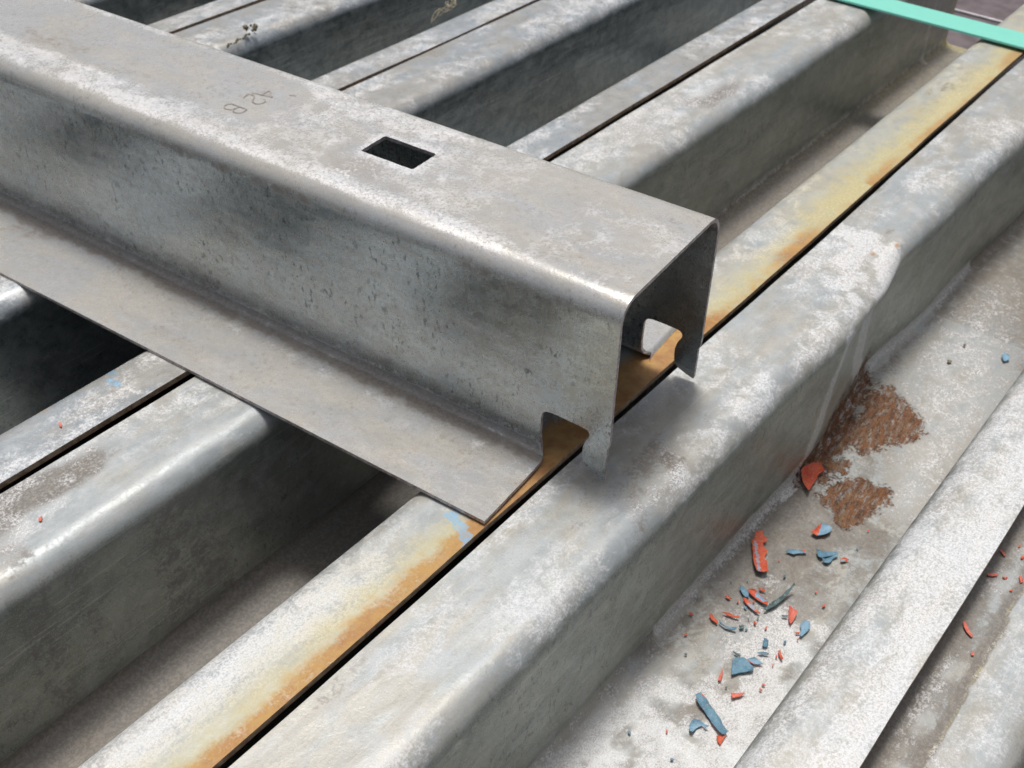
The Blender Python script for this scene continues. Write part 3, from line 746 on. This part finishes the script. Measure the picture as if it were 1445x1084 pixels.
# ------------------------------------------------------------------ things lying in the steel: placed by pixel of the photograph on their plane
CXY = (722.5, 542.0); FPX = 1578.7447
def unproj(px, py, h):
    d = right * (px - CXY[0]) + down * (py - CXY[1]) + fwd * FPX
    t = (h - 1.0) / d.z
    return d.x * t, d.y * t
FLOOR = -DEP - .002
def chip(name, label, pts_px, h, mats, curl=0.0, axis=None, second=None, lift=.0012, thick=.0010, tilt=0.0, group='paint chips in the trough', cat='paint chip', seed=0):
    rnd = random.Random(seed + len(pts_px) * 13 + int(pts_px[0][0]))
    P = np.array([unproj(x, y, h + .002) for x, y in pts_px])
    c = P.mean(0); Q = P - c
    # refine the outline with tiny irregularities
    out = []
    n = len(Q)
    for i in range(n):
        a, b = Q[i], Q[(i + 1) % n]; L = np.linalg.norm(b - a); k = max(1, int(L / .006))
        for j in range(k):
            p = a + (b - a) * j / k
            if j: p = p + np.array([rnd.uniform(-1, 1), rnd.uniform(-1, 1)]) * .0008
            out.append(p)
    out = np.array(out)
    ext = max(np.ptp(out[:, 0]), np.ptp(out[:, 1])); st = max(.0020, min(.004, ext / 18))
    gx, gy = np.meshgrid(np.arange(out[:, 0].min(), out[:, 0].max(), st), np.arange(out[:, 1].min(), out[:, 1].max(), st))
    gx, gy = gx.ravel(), gy.ravel()
    ol = [tuple(p) for p in out]
    ok = inpoly(gx, gy, ol) & (pdist(gx, gy, ol, True) > st * .35)
    al = [Vector(p) for p in ol] + [Vector(p) for p in zip(gx[ok], gy[ok])]
    r = delaunay_2d_cdt(al, [(i, (i + 1) % len(ol)) for i in range(len(ol))], [], 0, 1e-8)
    V = np.array([tuple(v) for v in r[0]]); T = np.array([list(f) for f in r[2]])
    cc = V[T].mean(1); T = T[inpoly(cc[:, 0], cc[:, 1], ol)]
    ar = (V[T[:, 1], 0] - V[T[:, 0], 0]) * (V[T[:, 2], 1] - V[T[:, 0], 1]) - (V[T[:, 1], 1] - V[T[:, 0], 1]) * (V[T[:, 2], 0] - V[T[:, 0], 0])
    T[ar < 0] = T[ar < 0][:, ::-1]
    # curl about the long axis
    u_, s_, vt = np.linalg.svd(out - out.mean(0)); ax = vt[0] if axis is None else np.array(axis) / np.linalg.norm(axis); pr = np.array([-ax[1], ax[0]])
    tt = V @ pr; al_ = V @ ax; w = max(np.abs(out @ pr).max(), 1e-4); l = max(np.abs(out @ ax).max(), 1e-4)
    z = lift + curl * w * (tt / w) ** 2 + curl * .35 * l * (al_ / l) ** 2 + .0010 * (fnoise(V[:, 0], V[:, 1], 90, seed) - .5) * 2 + tilt * al_
    if curl < 0: z = z - z.min() + lift
    z = z - z.min() + lift
    top = np.column_stack([V, z + thick]); bot = np.column_stack([V, z])
    ed = {}
    for f in T.tolist():
        for i in range(3):
            e = (f[i], f[(i + 1) % 3]); kx = (min(e), max(e)); ed[kx] = None if kx in ed else e
    nv = len(V); F = T.tolist() + (T[:, ::-1] + nv).tolist(); fm = []
    cp = V[T].mean(1)
    if second is not None:
        P2 = np.array([unproj(x, y, h + .002) for x, y in second]) - c
        isec = inpoly(cp[:, 0], cp[:, 1], [tuple(p) for p in P2]).astype(int)
    else: isec = np.zeros(len(T), int)
    fm = isec.tolist() + [1] * len(T)
    for e in ed.values():
        if e: F.append((e[0], e[0] + nv, e[1] + nv, e[1])); fm.append(0)
    o = mesh(name, np.concatenate([top, bot]), F, mats, fm, smooth=False, loc=(c[0] * S, c[1] * S, h * S))
    tag(o, label, cat, group)
    return o
R_, B_, PB, TE, G_, PK = M['red'], M['blue'], M['paleblue'], M['teal'], M['greystripe'], M['pinkred']
def c6(l): return [(960 + x / 5.16, 700 + y / 5.16) for x, y in l]
def c7(l): return [(960 + x / 5.16, 880 + y / 5.16) for x, y in l]
def cr(l): return [(1100 + x / 4.17, 480 + y / 4.17) for x, y in l]
def cb(l): return [(1180 + x / 2.823, 700 + y / 2.823) for x, y in l]

chip('paint_chip', "orange-red hooked paint chip lying at the foot of the rust patch", cr([(165, 908), (140, 860), (120, 795), (140, 765), (190, 735), (240, 735), (262, 785), (240, 790), (225, 797), (215, 825), (185, 870)]), FLOOR + .003, [R_, R_], .55, seed=1)
chip('paint_chip', "largest orange-red paint strip, torn on its right with a grey stripe",
     c6([(555, 272), (598, 272), (600, 300), (628, 322), (626, 345), (600, 350), (612, 385), (634, 405), (615, 445), (612, 470), (628, 480), (636, 572), (600, 578), (565, 572), (548, 565), (532, 520), (520, 400), (516, 340), (535, 325), (540, 290)]),
     FLOOR, [R_, G_], .42, second=c6([(530, 325), (552, 345), (572, 450), (582, 580), (560, 580), (550, 480), (538, 380)]), seed=2)
chip('paint_chip', "paint chip, orange on its left and pale blue on its right, below the rust patch",
     c6([(948, 275), (1000, 230), (1028, 212), (1080, 222), (1103, 240), (1090, 275), (1050, 295), (990, 302)]), FLOOR, [PB, R_], .5,
     second=c6([(940, 275), (1000, 225), (1028, 205), (1020, 240), (990, 310), (940, 300)]), seed=3)
chip('paint_chip', "thin pale blue sliver between the orange strip and the blue pair",
     c6([(760, 408), (800, 392), (850, 397), (900, 408), (900, 420), (850, 420), (825, 432), (800, 420)]), FLOOR, [B_, B_], .4, seed=4)
chip('paint_chip', "upper blue chip of the overlapping blue pair",
     c6([(985, 402), (1060, 408), (1145, 415), (1140, 432), (1080, 442), (1020, 462), (1000, 445)]), FLOOR, [B_, B_], .45, seed=5)
chip('paint_chip', "lower blue chip of the overlapping blue pair, hollowed like a shell",
     c6([(1025, 465), (1085, 450), (1148, 425), (1148, 442), (1110, 458), (1100, 478), (1075, 498), (1045, 490)]), FLOOR, [B_, TE], .5, seed=6)
chip('paint_chip', "small oval chip, grey with an orange rim, beside the pale right lip",
     c6([(1165, 465), (1190, 450), (1228, 465), (1205, 478), (1170, 482)]), FLOOR, [R_, G_], .3, second=c6([(1168, 462), (1195, 462), (1205, 480), (1165, 486)]), seed=7)
chip('paint_chip', "folded blue chip touching the orange and blue chip",
     c6([(428, 675), (450, 660), (470, 680), (495, 700), (498, 742), (470, 745), (445, 710)]), FLOOR, [B_, B_], .6, seed=8)
chip('paint_chip', "long orange paint chip with a grey-blue middle and a round orange spot",
     c6([(490, 688), (540, 690), (560, 710), (600, 745), (635, 775), (632, 805), (600, 790), (560, 765), (530, 740), (500, 715)]), FLOOR, [R_, PB], .5,
     second=c6([(548, 705), (600, 745), (628, 772), (600, 775), (575, 745), (545, 735)]), seed=9)
chip('paint_chip', "orange sliver with a grey middle beside the long dark curl",
     c6([(455, 745), (480, 755), (520, 790), (560, 835), (582, 860), (545, 850), (510, 820), (480, 795)]), FLOOR, [R_, G_], .4,
     second=c6([(478, 780), (520, 790), (555, 835), (530, 838), (505, 815)]), seed=10)
chip('paint_chip', "long thin dark teal curl pointing to the upper right",
     c6([(600, 838), (640, 800), (700, 760), (740, 735), (815, 680), (824, 692), (760, 752), (720, 785), (680, 815), (620, 842)]), FLOOR, [TE, B_], .9, tilt=.12, seed=11)
chip('paint_chip', "short curved orange chip just above the orange and blue chip", c6([(568, 670), (590, 675), (620, 688), (615, 700), (580, 690)]), FLOOR, [R_, R_], .5, seed=12)
chip('paint_chip', "dull orange chip left of the folded blue chip", c6([(325, 730), (345, 725), (372, 750), (345, 752)]), FLOOR, [R_, R_], .4, seed=13)
chip('paint_chip', "straight orange splinter left of the white powder", c6([(305, 850), (350, 855), (430, 885), (420, 895), (340, 872)]), FLOOR, [R_, R_], .5, seed=14)
chip('paint_chip', "curved orange chip joined end to end with the blue sliver", c6([(208, 872), (228, 865), (250, 892), (275, 920), (265, 935), (225, 905)]), FLOOR, [R_, R_], .5, seed=15)
chip('paint_chip', "bent blue sliver running on from the curved orange chip", c6([(280, 910), (330, 948), (410, 970), (400, 985), (330, 965), (285, 930)]), FLOOR, [B_, TE], .6, seed=16)
chip('paint_chip', "small dark teal chip at the end of the bent blue sliver", c6([(425, 950), (460, 945), (466, 968), (435, 972)]), FLOOR, [TE, TE], .4, seed=17)
chip('paint_chip', "pinkish red wedge shaped chip near the pale right lip", c6([(787, 808), (820, 825), (850, 845), (845, 870), (820, 915), (800, 942), (788, 915)]), FLOOR, [PK, PK], .5, seed=18)
chip('paint_chip', "small grey-teal chip tucked left of the pinkish red wedge", c6([(735, 867), (780, 872), (780, 886), (745, 882)]), FLOOR, [TE, TE], .3, seed=19)
chip('paint_chip', "pale blue chip half hidden behind the pale right lip", c6([(870, 945), (890, 920), (915, 910), (938, 920), (945, 960), (925, 990), (880, 1030), (862, 1020), (880, 985)]), FLOOR, [PB, PB], .4, seed=20)
chip('paint_chip', "tiny orange flake touching the pale blue chip by the lip", c6([(838, 993), (870, 990), (868, 1002), (842, 1004)]), FLOOR, [R_, R_], .2, seed=21)
chip('paint_chip', "orange flake farthest left on the trough floor", c6([(58, 855), (75, 848), (95, 868), (85, 878)]), FLOOR, [R_, R_], .4, seed=22)
chip('paint_chip', "large four sided slate blue chip with a crease across it",
     c7([(378, 270), (410, 258), (460, 255), (490, 270), (512, 300), (535, 325), (530, 350), (475, 360), (430, 362), (370, 383), (372, 330)]), FLOOR, [B_, B_], .32, seed=23)
chip('paint_chip', "blue triangular chip with an orange tip right of the large blue one",
     c7([(485, 262), (540, 252), (575, 275), (605, 300), (560, 300), (530, 300), (500, 282)]), FLOOR, [PB, R_], .45, second=c7([(480, 262), (510, 278), (548, 300), (520, 310), (490, 285)]), seed=24)
chip('paint_chip', "dark blue splinter just above the large blue chip", c7([(378, 202), (410, 215), (440, 235), (435, 245), (400, 225)]), FLOOR, [TE, TE], .4, seed=25)
chip('paint_chip', "dark blue splinter lying flat right above the triangular chip", c7([(560, 212), (600, 208), (645, 220), (640, 230), (580, 225)]), FLOOR, [B_, TE], .4, seed=26)
chip('paint_chip', "blue mitten shaped chip on the white powder", c7([(600, 135), (612, 108), (640, 130), (638, 165), (620, 175), (597, 168)]), FLOOR, [B_, B_], .4, seed=27)
chip('paint_chip', "curved orange splinter close beside the pale right lip", c7([(712, 200), (728, 198), (738, 230), (748, 260), (735, 268), (715, 232)]), FLOOR, [R_, R_], .4, seed=28)
chip('paint_chip', "small blue fleck between the blue mitten chip and the lip", c7([(752, 130), (770, 122), (772, 138), (755, 150)]), FLOOR, [B_, B_], .3, seed=29)
chip('paint_chip', "narrow red drop shaped chip left of the large blue chip", c7([(275, 398), (290, 370), (305, 338), (311, 365), (292, 422), (275, 418)]), FLOOR, [PK, PK], .5, seed=30)
chip('paint_chip', "red arrowhead chip below the large blue chip", c7([(368, 510), (400, 510), (435, 507), (470, 508), (440, 535), (375, 552)]), FLOOR, [PK, PK], .5, seed=31)
chip('paint_chip', "longest slate blue strip, lying beside the pale right lip",
     c7([(108, 530), (145, 515), (190, 560), (240, 630), (290, 700), (345, 800), (322, 815), (300, 820), (250, 760), (190, 670), (120, 580)]), FLOOR, [B_, R_], .4,
     second=c7([(150, 518), (188, 548), (180, 565), (160, 535)]), seed=32)
chip('paint_chip', "bright orange chip under the lower end of the longest blue strip", c7([(262, 820), (300, 815), (335, 812), (310, 850), (290, 884), (272, 860)]), FLOOR, [R_, R_], .3, lift=.0006, seed=33)
chip('paint_chip', "curled pale blue chip shaped like a claw, lowest left in the trough",
     c7([(62, 750), (90, 712), (150, 718), (205, 760), (180, 768), (165, 742), (120, 760), (85, 805), (65, 790)]), FLOOR, [PB, B_], .7, seed=34)
chip('paint_chip', "pale blue chip alone far up the trough by the right lip", [(1413, 503), (1417, 498), (1424, 503), (1424, 509), (1416, 511)], FLOOR, [PB, PB], .4, seed=35)
def fleck(px, py, h, mat, w, lab, grp, ang=None, asp=1.7):
    a = random.uniform(0, math.pi) if ang is None else ang
    pts = []
    for k in range(7):
        t = k / 7 * 2 * math.pi; r = w * random.uniform(.75, 1.15)
        x, y = r * math.cos(t) * asp, r * math.sin(t)
        pts.append((px + x * math.cos(a) - y * math.sin(a), py + x * math.sin(a) + y * math.cos(a)))
    chip('paint_fleck', lab, pts, h, [mat, mat], .3, group=grp, cat='paint fleck', seed=random.randint(0, 99), thick=.0012)
lab_o = "tiny orange-red paint fleck scattered on the trough floor"; go = 'tiny orange flecks on the trough floor'
for q in c6([(720, 468), (988, 698), (1368, 252), (1045, 800), (903, 402), (625, 960), (543, 925), (420, 770), (40, 1010), (535, 770)]) + c7([(605, 445), (585, 482), (675, 303), (700, 240), (855, 118)]):
    fleck(q[0], q[1], FLOOR, PK if random.random() < .4 else R_, random.uniform(1.0, 1.9), lab_o, go)
lab_b = "tiny dark blue paint fleck scattered on the trough floor"; gb = 'tiny blue flecks on the trough floor'
for q in c6([(127, 738), (498, 895), (490, 617), (1290, 380), (372, 625), (760, 585), (475, 815), (910, 415), (565, 890)]) + c7([(40, 222), (335, 465), (480, 40)]):
    fleck(q[0], q[1], FLOOR, B_ if random.random() < .6 else TE, random.uniform(.8, 1.9), lab_b, gb)
for q in [(888, 1034), (948, 1072)]: fleck(q[0], q[1], FLOOR, B_, 1.8, lab_b, gb)
fleck(941, 1032, FLOOR, PK, 1.8, lab_o, go)
LH = -.055
lf = ["red splinter highest up beside the cut edge on the stained lower lip", "short red splinter on the dark band close to the cut edge",
      "red curved flake at the right border on the stained lower lip", "longest red splinter on the stained lower lip",
      "small red crumb left of the wavy tide mark"]
for (pl, lb) in (([(650, 218), (660, 216), (676, 236), (670, 243)], lf[0]), ([(600, 310), (640, 311), (642, 320), (604, 321)], lf[1]),
                 ([(727, 322), (737, 319), (744, 343), (734, 349)], lf[2]), ([(503, 505), (512, 503), (530, 535), (545, 560), (536, 564), (518, 545)], lf[3]),
                 ([(536, 624), (550, 625), (548, 636), (538, 636)], lf[4])):
    chip('paint_chip', lb, cb(pl), LH, [PK, PK], .4, group='red paint splinters on the lower lip', seed=len(lb))
for q in cb([(677, 326), (730, 200), (742, 245), (697, 378), (668, 326)]):
    fleck(q[0], q[1], LH, R_, random.uniform(1.2, 2.0), "tiny red fleck near the right border on the stained lower lip", 'red flecks on the lower lip')
fleck(85, 600, .003, PK, 2.2, "tiny red fleck on the lip with the blue crayon mark, left of the crossing beam", None, ang=1.4)
fleck(57, 733, 0, PK, 2.6, "tiny red fleck on the dirty lip by the left border of the photo", None, ang=-1.0)
fleck(1340, 510, FLOOR, M['grit'], 2.4, "small dark speck of dirt far up the trough floor", None, ang=.1)
fleck(1361, 487, FLOOR, M['grit'], 1.5, "minute dark dirt speck above the larger one on the trough floor", None)

# crumb of dirt and fibres on the far lips
def crumb():
    bm = bmesh.new()
    for k in range(9):
        r = bmesh.ops.create_icosphere(bm, subdivisions=1, radius=random.uniform(.003, .0075))
        d = Vector((random.uniform(-.013, .013), random.uniform(-.008, .008), .006 + random.uniform(0, .012)))
        for v in r['verts']: v.co = v.co * random.uniform(.8, 1.2) + d
    for k in range(14):
        x = -.012 - k * .006; y = -.004 + .004 * math.sin(k * 1.3)
        r = bmesh.ops.create_icosphere(bm, subdivisions=1, radius=random.uniform(.0022, .004))
        for v in r['verts']: v.co = v.co + Vector((x, y - k * .0012, .002))
    for v in bm.verts: v.co *= S
    me = bpy.data.meshes.new("dirt_crumb"); bm.to_mesh(me); bm.free(); me.materials.append(M['grit'])
    o = bpy.data.objects.new("dirt_crumb", me); COL.objects.link(o)
    x, y = unproj(356, 46, .003); o.location = (x * S, y * S, .001)
    tag(o, "dark crumb of dirt with a trail of grit on the lip behind the crossing beam", 'dirt crumb')
crumb()
def fibres():
    V = []; F = []
    x0, y0 = unproj(632, 14, .0)
    for k in range(4):
        a0 = random.uniform(0, 6.28); pts = []
        for i in range(26):
            t = i / 25
            px = 608 + 34 * t + 3 * math.sin(t * 9 + k); py = 26 - 20 * t + 3 * math.cos(t * 8 + k * 2)
            if t > .75: px += 5 * math.sin((t - .75) * 26 + k); py += -5 + 6 * math.cos((t - .75) * 22 + k)
            wx, wy = unproj(px, py, .012)
            pts.append(Vector((wx - x0, wy - y0, .006 + .012 * abs(math.sin(t * 5 + k)))))
        r = .0009
        for i, p in enumerate(pts):
            for j in range(4):
                a = j * math.pi / 2; V.append(tuple(p + Vector((r * math.cos(a), 0, r * math.sin(a)))))
        b = k * 26 * 4
        for i in range(25):
            for j in range(4): F.append((b + i * 4 + j, b + i * 4 + (j + 1) % 4, b + (i + 1) * 4 + (j + 1) % 4, b + (i + 1) * 4 + j))
    o = mesh("straw_fibre_tuft", V, F, [M['fibre']], smooth=True, loc=(x0 * S, y0 * S, 0))
    tag(o, "wispy tuft of pale fibres caught on a lip edge at the top of the photo", 'fibre tuft')
fibres()
